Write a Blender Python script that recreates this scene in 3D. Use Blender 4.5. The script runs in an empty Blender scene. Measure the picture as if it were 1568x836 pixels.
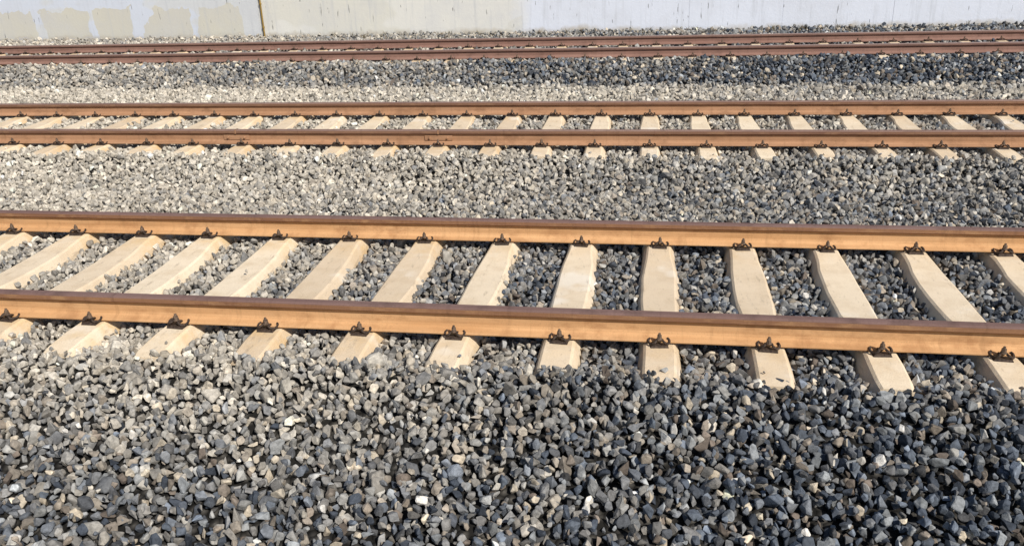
import bpy, bmesh, math, random
import numpy as np
from mathutils import Matrix, Vector, noise
random.seed(7); rng=np.random.default_rng(11)
scene=bpy.context.scene
scene.view_settings.view_transform='Standard'
scene.view_settings.look='None'
scene.view_settings.exposure=0

# ---------------------------------------------------------------- world + sun
EL=math.radians(42); AZ=math.radians(135)   # azimuth clockwise from +Y
w=bpy.data.worlds.new("World"); scene.world=w; w.use_nodes=True
nt=w.node_tree; bg=nt.nodes["Background"]
sky=nt.nodes.new("ShaderNodeTexSky"); sky.sky_type='NISHITA'; sky.sun_disc=False
sky.sun_elevation=EL; sky.sun_rotation=AZ
nt.links.new(sky.outputs[0],bg.inputs[0]); bg.inputs[1].default_value=0.08
sd=bpy.data.lights.new("sun","SUN"); sd.energy=5.0; sd.angle=math.radians(0.5); sd.color=(1.0,0.95,0.86)
so=bpy.data.objects.new("sun",sd); scene.collection.objects.link(so)
ts=Vector((math.sin(AZ)*math.cos(EL),math.cos(AZ)*math.cos(EL),math.sin(EL)))
so.rotation_euler=ts.to_track_quat('Z','Y').to_euler(); so.location=ts*40

# ---------------------------------------------------------------- camera
cd=bpy.data.cameras.new("camera"); cam=bpy.data.objects.new("camera",cd); scene.collection.objects.link(cam)
cd.sensor_width=36; cd.lens=29.3; cd.clip_end=2000
Yc=Vector((211,529,-1276)).normalized()
Xc=Vector((8284,-228,1276)).normalized(); Xc=(Xc-Yc*Xc.dot(Yc)).normalized(); Zc=Xc.cross(Yc)
M=Matrix((Xc,Yc,Zc)).to_4x4(); M.translation=Vector((0,0,2.226)); cam.matrix_world=M
scene.camera=cam

# ---------------------------------------------------------------- node helpers
class NB:
    def __init__(s,name):
        s.m=bpy.data.materials.new(name); s.m.use_nodes=True; s.t=s.m.node_tree
        s.b=s.t.nodes["Principled BSDF"]; s.b.inputs["Specular IOR Level"].default_value=0.2
    def n(s,ty,**k):
        x=s.t.nodes.new(ty)
        for a,b in k.items(): setattr(x,a,b)
        return x
    def l(s,a,b): s.t.links.new(a,b)
    def val(s,sock,v):
        if isinstance(v,bpy.types.NodeSocket): s.l(v,sock)
        else: sock.default_value=v
    def math(s,op,a,b=0.0,clamp=False):
        x=s.n("ShaderNodeMath",operation=op,use_clamp=clamp); s.val(x.inputs[0],a); s.val(x.inputs[1],b); return x.outputs[0]
    def pos(s): return s.n("ShaderNodeNewGeometry").outputs["Position"]
    def scl(s,v,sc):
        x=s.n("ShaderNodeVectorMath",operation='MULTIPLY'); s.l(v,x.inputs[0]); x.inputs[1].default_value=sc; return x.outputs[0]
    def noise(s,v,scale=1,detail=4,rough=0.6,col=False):
        x=s.n("ShaderNodeTexNoise"); s.l(v,x.inputs["Vector"]); x.inputs["Scale"].default_value=scale
        x.inputs["Detail"].default_value=detail; x.inputs["Roughness"].default_value=rough
        return x.outputs["Color" if col else "Fac"]
    def rng(s,v,a,b,c=0.0,d=1.0):
        x=s.n("ShaderNodeMapRange"); s.val(x.inputs[0],v)
        for i,q in enumerate((a,b,c,d)): x.inputs[1+i].default_value=q
        return x.outputs[0]
    def mix(s,f,a,b,mode='MIX'):
        x=s.n("ShaderNodeMix",data_type='RGBA',blend_type=mode); s.val(x.inputs[0],f)
        for sock,v in ((x.inputs[6],a),(x.inputs[7],b)):
            if isinstance(v,bpy.types.NodeSocket): s.l(v,sock)
            else: sock.default_value=(*v,1)
        return x.outputs[2]
    def attr(s,name,ty='GEOMETRY'):
        return s.n("ShaderNodeAttribute",attribute_name=name,attribute_type=ty)
    def bump(s,h,strength,dist):
        x=s.n("ShaderNodeBump"); x.inputs["Strength"].default_value=strength; x.inputs["Distance"].default_value=dist
        s.l(h,x.inputs["Height"]); s.l(x.outputs[0],s.b.inputs["Normal"])
    def out(s,col,rough):
        s.l(col,s.b.inputs["Base Color"]) ; s.val(s.b.inputs["Roughness"],rough); return s.m

def mat_stone():
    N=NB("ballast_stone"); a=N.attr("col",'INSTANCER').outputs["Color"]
    p=N.pos(); n1=N.noise(p,38,5,.65); f=N.rng(n1,.3,.7,.6,1.4)
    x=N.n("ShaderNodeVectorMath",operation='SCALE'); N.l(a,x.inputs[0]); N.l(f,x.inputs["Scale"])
    N.bump(N.noise(p,95,4,.7),.6,.006)
    return N.out(x.outputs[0],.8)
def mat_ground():
    N=NB("gravel_ground"); p=N.pos()
    v=N.n("ShaderNodeTexVoronoi"); N.l(p,v.inputs["Vector"]); v.inputs["Scale"].default_value=19
    f=N.rng(v.outputs["Distance"],0,.6,1.0,.15)
    c=N.mix(N.rng(N.noise(p,.6),.35,.65),(.065,.062,.06),(.12,.11,.095))
    x=N.n("ShaderNodeVectorMath",operation='SCALE'); N.l(c,x.inputs[0]); N.l(f,x.inputs["Scale"])
    N.bump(N.rng(v.outputs["Distance"],0,.7,1,0),1,.03)
    return N.out(x.outputs[0],.9)
def mat_sleeper():
    N=NB("sleeper_concrete"); p=N.pos(); t=N.attr("tint").outputs["Fac"]; ns=N.attr("rust").outputs["Fac"]
    c=N.mix(t,(.66,.53,.385),(.79,.67,.51))
    n=N.noise(p,5,6,.65)
    c=N.mix(N.math('MULTIPLY',N.rng(n,.45,.7),.5),c,(.53,.40,.26))
    r=N.math('MULTIPLY',ns,N.rng(N.noise(p,7,4,.6),.36,.6))
    c=N.mix(N.math('MULTIPLY',r,.8,True),c,(.66,.43,.18))
    sp=N.noise(p,120,3,.7)
    c=N.mix(N.math('MULTIPLY',N.rng(sp,.58,.72),.45),c,(.28,.22,.16))
    pale=N.rng(N.noise(p,2.3,3,.5),.60,.70)
    c=N.mix(N.math('MULTIPLY',pale,.6),c,(.82,.76,.67))
    crack=N.noise(N.scl(p,(9,2.2,9)),2.2,6,.7)
    c=N.mix(N.math('MULTIPLY',N.rng(crack,.58,.68),.5),c,(.32,.25,.18))
    N.bump(N.noise(p,60,6,.75),.6,.006)
    return N.out(c,.9)
def mat_rail(name,c1,c2,rough,c3,spk=.45):
    N=NB(name); p=N.pos(); s=N.scl(p,(.6,6,9))
    c=N.mix(N.rng(N.noise(s,1.3,5,.65),.32,.68),c1,c2)
    c=N.mix(N.math('MULTIPLY',N.rng(N.noise(N.scl(p,(1.6,1,2.5)),2.6,5,.7),.50,.68),.75),c,c3)
    c=N.mix(N.math('MULTIPLY',N.rng(N.noise(N.scl(p,(14,1,1.2)),1.5,4,.7),.55,.75),.45),c,tuple(q*.6 for q in c1))
    sp=N.noise(p,150,3,.7); c=N.mix(N.math('MULTIPLY',N.rng(sp,.55,.7),spk),c,tuple(q*.45 for q in c1))
    N.bump(N.noise(p,90,4,.7),.4,.002)
    N.b.inputs["Specular IOR Level"].default_value=0.1
    return N.out(c,rough)
def mat_simple(name,c1,c2,scale=30,rough=.7,metal=0):
    N=NB(name); p=N.pos(); c=N.mix(N.rng(N.noise(p,scale,4,.65),.35,.65),c1,c2); N.b.inputs["Metallic"].default_value=metal
    N.bump(N.noise(p,scale*3,3,.6),.3,.002); return N.out(c,rough)
def mat_wall():
    N=NB("wall_plaster"); p=N.pos()
    sx=N.n("ShaderNodeSeparateXYZ"); N.l(p,sx.inputs[0]); X,Y,Z=sx.outputs
    d=N.math('MULTIPLY',N.math('SUBTRACT',N.noise(p,2.2,4,.6),.5),.55)
    d2=N.math('MULTIPLY',N.math('SUBTRACT',N.noise(N.scl(p,(1.0,1,.4)),1.3,3,.6),.5),1.3)
    Xd=N.math('ADD',N.math('ADD',X,d),d2); Zd=N.math('ADD',Z,d)
    blue=(.60,.64,.73); cream=(.70,.69,.655); sky_b=(.68,.715,.81); tan=(.57,.545,.47)
    c=N.mix(N.math('GREATER_THAN',X,-9.45),blue,cream)
    c=N.mix(N.rng(Xd,-3.3,-2.6),c,sky_b)
    fr=N.math('FRACT',N.math('DIVIDE',N.math('ADD',Xd,40),1.45))
    m=N.math('MULTIPLY',N.math('LESS_THAN',fr,.80),N.math('LESS_THAN',Zd,.76))
    m=N.math('MULTIPLY',m,N.math('GREATER_THAN',Zd,.02))
    m=N.math('MULTIPLY',m,N.math('LESS_THAN',X,-9.9))
    c=N.mix(N.math('MULTIPLY',m,.9),c,tan)
    m2=N.math('MULTIPLY',N.rng(N.noise(N.scl(p,(.5,1,.8)),1.0,3,.5),.50,.53),N.math('LESS_THAN',X,-2.9))
    c=N.mix(N.math('MULTIPLY',m2,.4),c,(.60,.58,.50))
    c=N.mix(N.math('MULTIPLY',N.rng(N.noise(p,1.1,6,.7),.45,.7),.35),c,(.52,.53,.57))
    st=N.noise(N.scl(p,(7,1,.45)),1.6,4,.6)
    c=N.mix(N.math('MULTIPLY',N.rng(st,.55,.72),.35),c,(.44,.46,.50))
    st2=N.noise(N.scl(p,(13,1,2.2)),1.3,3,.5)
    c=N.mix(N.math('MULTIPLY',N.rng(st2,.68,.71),.7),c,(.10,.10,.10))
    c=N.mix(N.rng(N.math('ADD',Z,N.math('MULTIPLY',d,.8)),.12,-.05),c,(.46,.41,.33))
    N.bump(N.noise(p,14,6,.7),.35,.012)
    return N.out(c,.85)

M_st=mat_stone(); M_gr=mat_ground(); M_sl=mat_sleeper()
RM=[[mat_rail("rail_rust_dust",(.48,.262,.12),(.63,.38,.195),.85,(.37,.19,.088)),
     mat_rail("rail_head_side",(.20,.10,.06),(.31,.165,.09),.75,(.40,.23,.12)),
     mat_rail("rail_running_surface",(.16,.095,.082),(.22,.14,.125),.6,(.12,.075,.065))],
    [mat_rail("rail_rust_brown",(.33,.18,.10),(.45,.26,.155),.85,(.24,.13,.075)),
     mat_rail("rail_head_side_brown",(.17,.09,.062),(.25,.14,.09),.75,(.30,.175,.105)),
     mat_rail("rail_running_surface_brown",(.20,.125,.105),(.27,.18,.15),.6,(.15,.095,.08))],
    [mat_rail("rail_rust_dark",(.22,.125,.10),(.30,.18,.145),.85,(.17,.10,.08)),
     mat_rail("rail_head_side_dark",(.16,.095,.08),(.23,.135,.11),.75,(.26,.16,.13)),
     mat_rail("rail_running_surface_dark",(.22,.155,.14),(.29,.21,.19),.6,(.18,.12,.11))]]
M_clip=mat_simple("fastener_rusty_steel",(.022,.016,.014),(.085,.06,.047),60,.65,.1)
M_bolt=mat_simple("bolt_rust",(.06,.042,.034),(.20,.14,.10),60,.65,.0)
M_wall=mat_wall()
M_back=mat_simple("wall_joint",(.30,.30,.31),(.40,.40,.41),5,.9)
M_pipe=mat_simple("pipe_mustard",(.34,.23,.05),(.20,.12,.04),20,.6)
M_weed=mat_simple("dry_grass",(.20,.16,.09),(.10,.085,.05),8,.9)

def mesh_obj(name,verts,faces,mats,parent=None,mi=None,smooth=False):
    me=bpy.data.meshes.new(name); me.from_pydata([tuple(v) for v in verts],[],faces); me.update()
    for m in mats: me.materials.append(m)
    if mi is not None: me.polygons.foreach_set("material_index",mi)
    if smooth: me.polygons.foreach_set("use_smooth",[True]*len(me.polygons))
    o=bpy.data.objects.new(name,me); scene.collection.objects.link(o)
    if parent: o.parent=parent
    return o

# ---------------------------------------------------------------- terrain profile
PY=[-400,0.5,1.6,2.0,3.9,4.18,4.30,4.46,5.0,6.3,6.9,7.02,7.3,8.2,8.9,9.12,9.28,11.82,12.0,12.6,14.3,15.45,15.62,15.8,18.1,18.35,19.3,20.2,26,600]
PZ=[-1.0,-.98,-.90,-.80,-.29,-.21,-.205,-.265,-.285,-.285,-.265,-.205,-.205,-.27,-.2,-.155,-.215,-.215,-.155,-.2,-.28,-.02,-.01,-.07,-.07,-.03,-.06,.03,-.05,-.05]
def gz(y): return np.interp(y,PY,PZ)
xs=[-600,-60,-30,-20,-10,0,10,20,40,600]
ys=sorted(set(PY+[-100,100]))
V=[];F=[]
for y in ys:
    for x in xs: V.append((x,y,float(gz(y))-.026))
nx=len(xs)
for j in range(len(ys)-1):
    for i in range(nx-1): a=j*nx+i; F.append((a,a+1,a+1+nx,a+nx))
ground=mesh_obj("ground",V,F,[M_gr])

# ---------------------------------------------------------------- tracks
TR=[dict(yc=5.667,zt=0.0,ph=-.505,sp=.65,x0=-16,x1=13),
    dict(yc=10.562,zt=.053,ph=.069,sp=.63,x0=-20,x1=15),
    dict(yc=16.93,zt=.176,ph=.2,sp=.65,x0=-27,x1=19)]
G=1.745/2
def rail_profile():
    h=[(.0,-.172),(.073,-.172),(.075,-.169),(.075,-.162),(.066,-.158),(.030,-.148),(.014,-.138),(.0085,-.122),(.008,-.07),(.011,-.056),(.031,-.046),(.0355,-.041),(.036,-.012),(.033,-.004),(.026,-.0005),(.0,0.0)]
    return h+[(-a,b) for a,b in reversed(h[1:-1])]
RP=rail_profile()
def build_rail(name,y,zt,par,mats):
    xs=np.linspace(-45,45,181); V=[];F=[];mi=[]
    n=len(RP); sd_=y*3.1
    for x in xs:
        wy=noise.noise(Vector((x*.35,sd_,0)))*.004; wz=noise.noise(Vector((x*.3,sd_,5)))*.003
        for a,b in RP: V.append((x,y+a+wy,zt+b+wz))
    for i in range(len(xs)-1):
        for k in range(n):
            k2=(k+1)%n
            F.append((i*n+k,i*n+k2,(i+1)*n+k2,(i+1)*n+k))
            z=(RP[k][1]+RP[k2][1])/2
            mi.append(2 if z>-.009 else (1 if z>-.052 else 0))
    return mesh_obj(name,V,F,mats,par,mi)
def clip_template():
    bm=bmesh.new()
    P=[(-.012,.055,.018),(-.022,.032,.036),(-.020,.004,.040),(-.030,-.012,.036),(-.048,-.006,.020),(-.064,.018,.016),(-.068,.045,.026),(-.056,.062,.030)]
    P=[Vector(p) for p in P]
    path=[p.copy() for p in reversed(P)]+[Vector((0,.060,.014))]+[Vector((-p.x,p.y,p.z)) for p in P]
    for _ in range(2):
        q=[path[0]]
        for a,b in zip(path,path[1:]): q+= [a*.75+b*.25,a*.25+b*.75]
        q.append(path[-1]); path=q
    R=.0078; rings=[]
    for i,p in enumerate(path):
        t=(path[min(i+1,len(path)-1)]-path[max(i-1,0)]).normalized()
        u=t.cross(Vector((0,0,1))); u=u.normalized() if u.length>1e-3 else Vector((1,0,0)); v=t.cross(u)
        rings.append([bm.verts.new(p+u*R*math.cos(a)+v*R*math.sin(a)) for a in [k*math.tau/6 for k in range(6)]])
    for a,b in zip(rings,rings[1:]):
        for k in range(6): bm.faces.new((a[k],a[(k+1)%6],b[(k+1)%6],b[k]))
    bm.faces.new(rings[0]); bm.faces.new(rings[-1][::-1])
    r=bmesh.ops.create_cube(bm,size=1)
    for v in r['verts']:
        x,y,z=v.co; v.co=Vector((x*.115*(1 if z<0 else .86),.006+y*.052*(1 if z<0 else .8),.005+z*.012+(.005 if (z>0 and y<0) else 0)))
    nb=len(bm.faces)
    for rad,h,z,seg in ((.020,.006,.047,12),(.016,.024,.062,6),(.009,.016,.080,8)):
        r=bmesh.ops.create_cone(bm,cap_ends=True,segments=seg,radius1=rad,radius2=rad*.93,depth=h)
        for v in r['verts']: v.co+=Vector((0,.016,z))
    bm.faces.ensure_lookup_table(); bm.verts.index_update()
    V=np.array([v.co[:] for v in bm.verts]); F=[[v.index for v in f.verts] for f in bm.faces]
    mi=[0 if i<nb else 1 for i in range(len(F))]; bm.free()
    return V,F,mi
CV,CF,CM=clip_template()
ST=[(-1.375,-.199,.084),(-1.30,-.190,.094),(-1.1,-.180,.094),(-.92,-.181,.090),(-.70,-.181,.090),(-.56,-.190,.098),(-.40,-.203,.113),(-.2,-.210,.119),(0,-.212,.120)]
ST=ST+[(-a,b,c) for a,b,c in reversed(ST[:-1])]
def build_track(t,mats):
    e=bpy.data.objects.new("railway_track",None); scene.collection.objects.link(e)
    yc,zt=t['yc'],t['zt']
    build_rail("rail_near",yc-G,zt,e,mats); build_rail("rail_far",yc+G,zt,e,mats)
    V=[];F=[];tint=[];rust=[]; cv=[];cf=[];cm=[]; t['sx']=[]
    k0=math.ceil((t['x0']-t['ph'])/t['sp']); k1=int((t['x1']-t['ph'])/t['sp'])
    for k in range(k0,k1+1):
        x=t['ph']+k*t['sp']+random.uniform(-.016,.016); ang=random.uniform(-.018,.018); sh=random.uniform(-.03,.03); dz=random.uniform(-.002,.0)
        t['sx'].append(x); tt=random.random()
        base=len(V)
        for d,tz,hw in ST:
            for px,pz in ((-.165,-.42),(-hw-.034,tz-.070),(-hw-.007,tz-.012),(-hw+.009,tz),(hw-.009,tz),(hw+.007,tz-.012),(hw+.034,tz-.070),(.165,-.42)):
                n=noise.noise(Vector((x*3+px*9,d*6,pz*5)))*.007
                V.append((x+px+n-ang*d,yc+d+sh,zt+pz+dz+n*.4)); tint.append(tt)
                dr=abs(abs(d)-G); rust.append(max(0,1-dr/.5)*(0.95 if x<-1.5 else .45))
        m=8
        for i in range(len(ST)-1):
            for j in range(m-1):
                a=base+i*m+j; F.append((a,a+m,a+m+1,a+1))
        F.append([base+j for j in range(m)]); F.append([base+(len(ST)-1)*m+j for j in reversed(range(m))])
        for rs in (-1,1):
            for side in (-1,1):
                o=np.array([x-ang*rs*G+random.uniform(-.005,.005),yc+rs*G+side*.112,zt-.180])
                c=CV.copy()*random.uniform(.94,1.06)
                if side>0: c[:,1]*=-1
                a=random.uniform(-.1,.1); ca,sa=math.cos(a),math.sin(a)
                c2=c.copy(); c2[:,0]=c[:,0]*ca-c[:,1]*sa; c2[:,1]=c[:,0]*sa+c[:,1]*ca
                b=len(cv); cv.extend((c2+o).tolist()); cf.extend([[b+q for q in f] for f in CF]); cm.extend(CM)
    so_=mesh_obj("sleepers",V,F,[M_sl],e)
    for nm,data in (("tint",tint),("rust",rust)):
        at=so_.data.attributes.new(nm,'FLOAT','POINT'); at.data.foreach_set("value",data)
    mesh_obj("rail_fasteners",cv,cf,[M_clip,M_bolt],e,cm)
    pv=[];pf=[]
    for x in t['sx']:
        for rs in (-1,1):
            b=len(pv)
            for zz in (-.1795,-.1735):
                for ax,ay in ((-.08,-.074),(.08,-.074),(.08,.074),(-.08,.074)): pv.append((x+ax,yc+rs*G+ay,zt+zz))
            pf+=[(b,b+3,b+2,b+1),(b+4,b+5,b+6,b+7)]+[(b+i,b+(i+1)%4,b+4+(i+1)%4,b+4+i) for i in range(4)]
    mesh_obj("rail_pads",pv,pf,[M_clip],e)
    return e
tracks=[build_track(t,m) for t,m in zip(TR,RM)]
def joint(x,y,zt,par,mats):
    bm=bmesh.new()
    for s in (-1,1):
        r=bmesh.ops.create_cube(bm,size=1)
        for v in r['verts']: v.co=Vector((x+v.co.x*.34,y+s*(.014)+v.co.y*.012,zt-.096+v.co.z*.06))
        for bx in (-.11,.11):
            bmesh.ops.create_cone(bm,cap_ends=True,segments=6,radius1=.013,radius2=.012,depth=.018,matrix=Matrix.Translation((x+bx,y+s*.029,zt-.096))@Matrix.Rotation(math.pi/2,4,'X'))
    n0=len(bm.faces)
    r=bmesh.ops.create_cube(bm,size=1)
    for v in r['verts']: v.co=Vector((x+v.co.x*.014,y+v.co.y*.078,zt-.022+v.co.z*.05))
    bm.faces.ensure_lookup_table()
    for f in bm.faces[n0:]: f.material_index=1
    me=bpy.data.meshes.new("rail_joint"); bm.to_mesh(me); bm.free(); me.materials.append(mats[0]); me.materials.append(M_clip)
    o=bpy.data.objects.new("rail_joint",me); scene.collection.objects.link(o); o.parent=par
joint(-5.05,TR[1]['yc']-G,TR[1]['zt'],tracks[1],RM[1]); joint(-2.45,TR[1]['yc']-G,TR[1]['zt'],tracks[1],RM[1])

# ---------------------------------------------------------------- ballast stones
col=bpy.data.collections.new("ballast_stone_shapes")
NV=20
for i in range(NV):
    bm=bmesh.new(); n=random.choice([9,11,13,15,17])
    for _ in range(n):
        v=Vector((random.gauss(0,1),random.gauss(0,1),random.gauss(0,1))).normalized()*random.uniform(.78,1.08)
        bm.verts.new(v)
    r=bmesh.ops.convex_hull(bm,input=bm.verts)
    bmesh.ops.delete(bm,geom=[g for g in r['geom_interior'] if isinstance(g,bmesh.types.BMVert)],context='VERTS')
    bmesh.ops.dissolve_limit(bm,angle_limit=math.radians(16),verts=bm.verts,edges=bm.edges)
    bmesh.ops.bevel(bm,geom=bm.edges[:],offset=.09,segments=1,affect='EDGES',clamp_overlap=True)
    for v in bm.verts: v.co*=1+noise.noise(v.co*1.7+Vector((i*9,0,0)))*.14
    bmesh.ops.recalc_face_normals(bm,faces=bm.faces)
    me=bpy.data.meshes.new("stone")
    for v in bm.verts: v.co*=.5
    bm.to_mesh(me); bm.free(); me.materials.append(M_st)
    o=bpy.data.objects.new("stone_%02d"%i,me); col.objects.link(o)

def layer(y0,y1,sp,size,dz,keep=1.0,sig=.22,zs=.009):
    ys=np.arange(y0,y1,sp*.87); P=[]
    for j,y in enumerate(ys):
        xa=-(.84*max(y,3)+2.6); xb=.44*max(y,3)+2.8
        x=np.arange(xa,xb,sp)+(j%2)*sp*.5
        P.append(np.stack([x,np.full_like(x,y)],1))
    P=np.concatenate(P); P+=rng.uniform(-.42,.42,P.shape)*sp
    if keep<1: P=P[rng.random(len(P))<keep]
    s=size*np.exp(rng.normal(0,sig,len(P)))
    z=gz(P[:,1])+dz+rng.normal(0,zs,len(P))
    z+=.016*np.sin(P[:,0]*2.1+P[:,1]*1.3)*np.sin(P[:,1]*2.7-P[:,0]*.8)
    ok=np.ones(len(P),bool)
    for t in TR:
        d=np.abs(P[:,1]-t['yc']); sx=np.array(t['sx'])
        idx=np.clip(np.searchsorted(sx,P[:,0]),1,len(sx)-1)
        dx=np.minimum(np.abs(P[:,0]-sx[idx]),np.abs(P[:,0]-sx[idx-1]))
        lim=1.34+.06*np.sin(P[:,0]*5)+rng.uniform(-.06,.03,len(P))
        ok&=~((dx<.122+s*.28)&(d<lim))
        rail=(np.abs(d-G)<.11)
        z=np.where(rail,np.minimum(z,t['zt']-.172-s*.5-.012),z)
    ok&=P[:,1]<20.13
    return P[ok],z[ok],s[ok]
parts=[layer(1.3,4.5,.047,.057,.0), layer(1.3,4.5,.056,.058,.032,.55,.26),
       layer(4.5,7.6,.047,.057,.0), layer(4.5,7.6,.060,.056,.030,.45),
       layer(7.6,12.6,.056,.066,.004), layer(7.6,12.6,.070,.068,.038,.42),
       layer(12.6,20.1,.068,.082,.004), layer(12.6,20.1,.09,.088,.045,.42)]
P=np.concatenate([p[0] for p in parts]); Z=np.concatenate([p[1] for p in parts]); S=np.concatenate([p[2] for p in parts])
ex=[]
for t in TR:
    for x in t['sx']:
        for _ in range(random.choice([0,0,1,2])):
            d=random.choice([-1,1])*random.uniform(1.15,1.36) if random.random()<.8 else random.uniform(-.6,.6)
            ex.append((x+random.uniform(-.08,.08),t['yc']+d,t['zt']-.19+.012,random.uniform(.025,.045)))
ex=np.array(ex)
P=np.concatenate([P,ex[:,:2]]);Z=np.concatenate([Z,ex[:,2]]);S=np.concatenate([S,ex[:,3]])
n=len(P); print("stones",n)
X_,Y_=P[:,0],P[:,1]
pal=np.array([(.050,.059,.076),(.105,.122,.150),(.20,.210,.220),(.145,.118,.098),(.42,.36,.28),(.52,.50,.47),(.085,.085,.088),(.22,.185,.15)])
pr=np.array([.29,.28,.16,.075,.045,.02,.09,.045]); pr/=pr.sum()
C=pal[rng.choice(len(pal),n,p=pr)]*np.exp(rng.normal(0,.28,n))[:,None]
pale_mix=np.interp(Y_,[1,3.3,3.9,4.4,5.5,6.9,8,9.2,12,12.6,14.2,14.5,15.5,16,20],[.02,.05,.22,.36,.16,.40,.46,.60,.60,.75,.70,.10,.12,.4,.25])  # blend towards pale tan by distance; low on near slope and third-track embankment
pale_mix+=np.clip(-(X_+0.5)/np.maximum(Y_,3)*.55,-.24,.4)*np.interp(Y_,[3,4.5],[.30,1])  # stones paler towards the left, darker towards the right
pale_mix+=.10*np.sin(X_*1.1+1.3*np.sin(Y_*1.7))*np.sin(Y_*1.3)
pale_mix=np.clip(pale_mix+rng.normal(0,.17,n),0,.9)[:,None]
pale_col=np.array([.51,.46,.385])*np.exp(rng.normal(0,.25,n))[:,None]
C=C*(1-pale_mix)+pale_col*pale_mix
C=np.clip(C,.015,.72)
me=bpy.data.meshes.new("gravel_ballast")
me.vertices.add(n); me.vertices.foreach_set("co",np.column_stack([P,Z]).astype(np.float32).ravel())
def addv(nm,a):
    at=me.attributes.new(nm,'FLOAT_VECTOR','POINT'); at.data.foreach_set("vector",a.astype(np.float32).ravel())
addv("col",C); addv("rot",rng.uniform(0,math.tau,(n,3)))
asp=np.stack([rng.uniform(.95,1.35,n),rng.uniform(.8,1.1,n),rng.uniform(.6,.95,n)],1)
addv("scl",asp*S[:,None])
at=me.attributes.new("idx",'INT','POINT'); at.data.foreach_set("value",rng.integers(0,NV,n).astype(np.int32))
gb=bpy.data.objects.new("gravel_ballast",me); scene.collection.objects.link(gb)
ng=bpy.data.node_groups.new("ballast_scatter",'GeometryNodeTree')
ng.interface.new_socket(name="Geometry",in_out='INPUT',socket_type='NodeSocketGeometry')
ng.interface.new_socket(name="Geometry",in_out='OUTPUT',socket_type='NodeSocketGeometry')
gi=ng.nodes.new("NodeGroupInput"); go=ng.nodes.new("NodeGroupOutput")
iop=ng.nodes.new("GeometryNodeInstanceOnPoints"); ci=ng.nodes.new("GeometryNodeCollectionInfo")
ci.inputs["Collection"].default_value=col; ci.inputs["Separate Children"].default_value=True; ci.inputs["Reset Children"].default_value=True
def na(nm,ty):
    x=ng.nodes.new("GeometryNodeInputNamedAttribute"); x.data_type=ty; x.inputs["Name"].default_value=nm; return x.outputs[0]
e2r=ng.nodes.new("FunctionNodeEulerToRotation")
L=ng.links.new
L(gi.outputs[0],iop.inputs["Points"]); L(ci.outputs[0],iop.inputs["Instance"]); iop.inputs["Pick Instance"].default_value=True
L(na("idx",'INT'),iop.inputs["Instance Index"]); L(na("rot",'FLOAT_VECTOR'),e2r.inputs[0]); L(e2r.outputs[0],iop.inputs["Rotation"])
L(na("scl",'FLOAT_VECTOR'),iop.inputs["Scale"]); L(iop.outputs[0],go.inputs[0])
md=gb.modifiers.new("scatter",'NODES'); md.node_group=ng

# ---------------------------------------------------------------- boundary wall
we=bpy.data.objects.new("boundary_wall",None); scene.collection.objects.link(we)
def box(name,x0,x1,y0,y1,z0,z1,mat,par,bev=0):
    bm=bmesh.new(); r=bmesh.ops.create_cube(bm,size=1)
    for v in r['verts']: v.co=Vector(((x0+x1)/2+v.co.x*(x1-x0),(y0+y1)/2+v.co.y*(y1-y0),(z0+z1)/2+v.co.z*(z1-z0)))
    if bev: bmesh.ops.bevel(bm,geom=bm.edges[:],offset=bev,segments=2,affect='EDGES')
    me=bpy.data.meshes.new(name); bm.to_mesh(me); bm.free(); me.materials.append(mat)
    o=bpy.data.objects.new(name,me); scene.collection.objects.link(o); o.parent=par; return o
joints=[-45,-39,-33,-27,-21,-9.45,.94,3.0,5.35,12,18,24,33,45]
for i,(a,b) in enumerate(zip(joints,joints[1:])):
    box("wall_panel_%d"%i,a+.0015,b-.0015,20.2+(.003 if i%2 else 0),20.4,-.4,2.6,M_wall,we,.0015)
box("wall_core",-45,45,20.21,20.46,-.4,2.58,M_back,we)
box("coping",-45,45,20.14,20.50,2.603,2.70,M_wall,we,.01)
pp=bpy.data.objects.new("drain_pipe",None); scene.collection.objects.link(pp)
bm=bmesh.new()
bmesh.ops.create_cone(bm,cap_ends=True,segments=12,radius1=.020,radius2=.020,depth=2.5,matrix=Matrix.Translation((-9.36,20.165,1.2)))
for z in (.25,.8,1.4,2.0):
    bmesh.ops.create_cone(bm,cap_ends=True,segments=12,radius1=.030,radius2=.030,depth=.035,matrix=Matrix.Translation((-9.36,20.165,z)))
me=bpy.data.meshes.new("pipe"); bm.to_mesh(me); bm.free(); me.materials.append(M_pipe)
o=bpy.data.objects.new("pipe",me); scene.collection.objects.link(o); o.parent=pp
# dry weeds along the wall foot
V=[];F=[]
for _ in range(150):
    cx=random.uniform(-9.6,9); cy=random.uniform(19.6,20.1)
    if noise.noise(Vector((cx*.8,3,1)))<-.05: continue
    for _ in range(random.randint(8,18)):
        a=random.uniform(0,math.tau); L_=random.uniform(.05,.15); r=random.uniform(0,.05)
        bx,by=cx+r*math.cos(a),min(cy+r*math.sin(a),20.14); z0=float(gz(by))-.01
        wv=Vector((-math.sin(a),math.cos(a),0))*.004
        b0=Vector((bx,by,z0)); b1=b0+Vector((math.cos(a)*L_*.25,math.sin(a)*L_*.12,L_*.65)); b2=b0+Vector((math.cos(a)*L_*.7,math.sin(a)*L_*.2,L_))
        if b2.y>20.18: continue
        k=len(V); V+=[b0-wv,b0+wv,b1+wv*.8,b1-wv*.8,b2]; F+=[(k,k+1,k+2,k+3),(k+3,k+2,k+4)]
mesh_obj("dry_weeds",V,F,[M_weed])
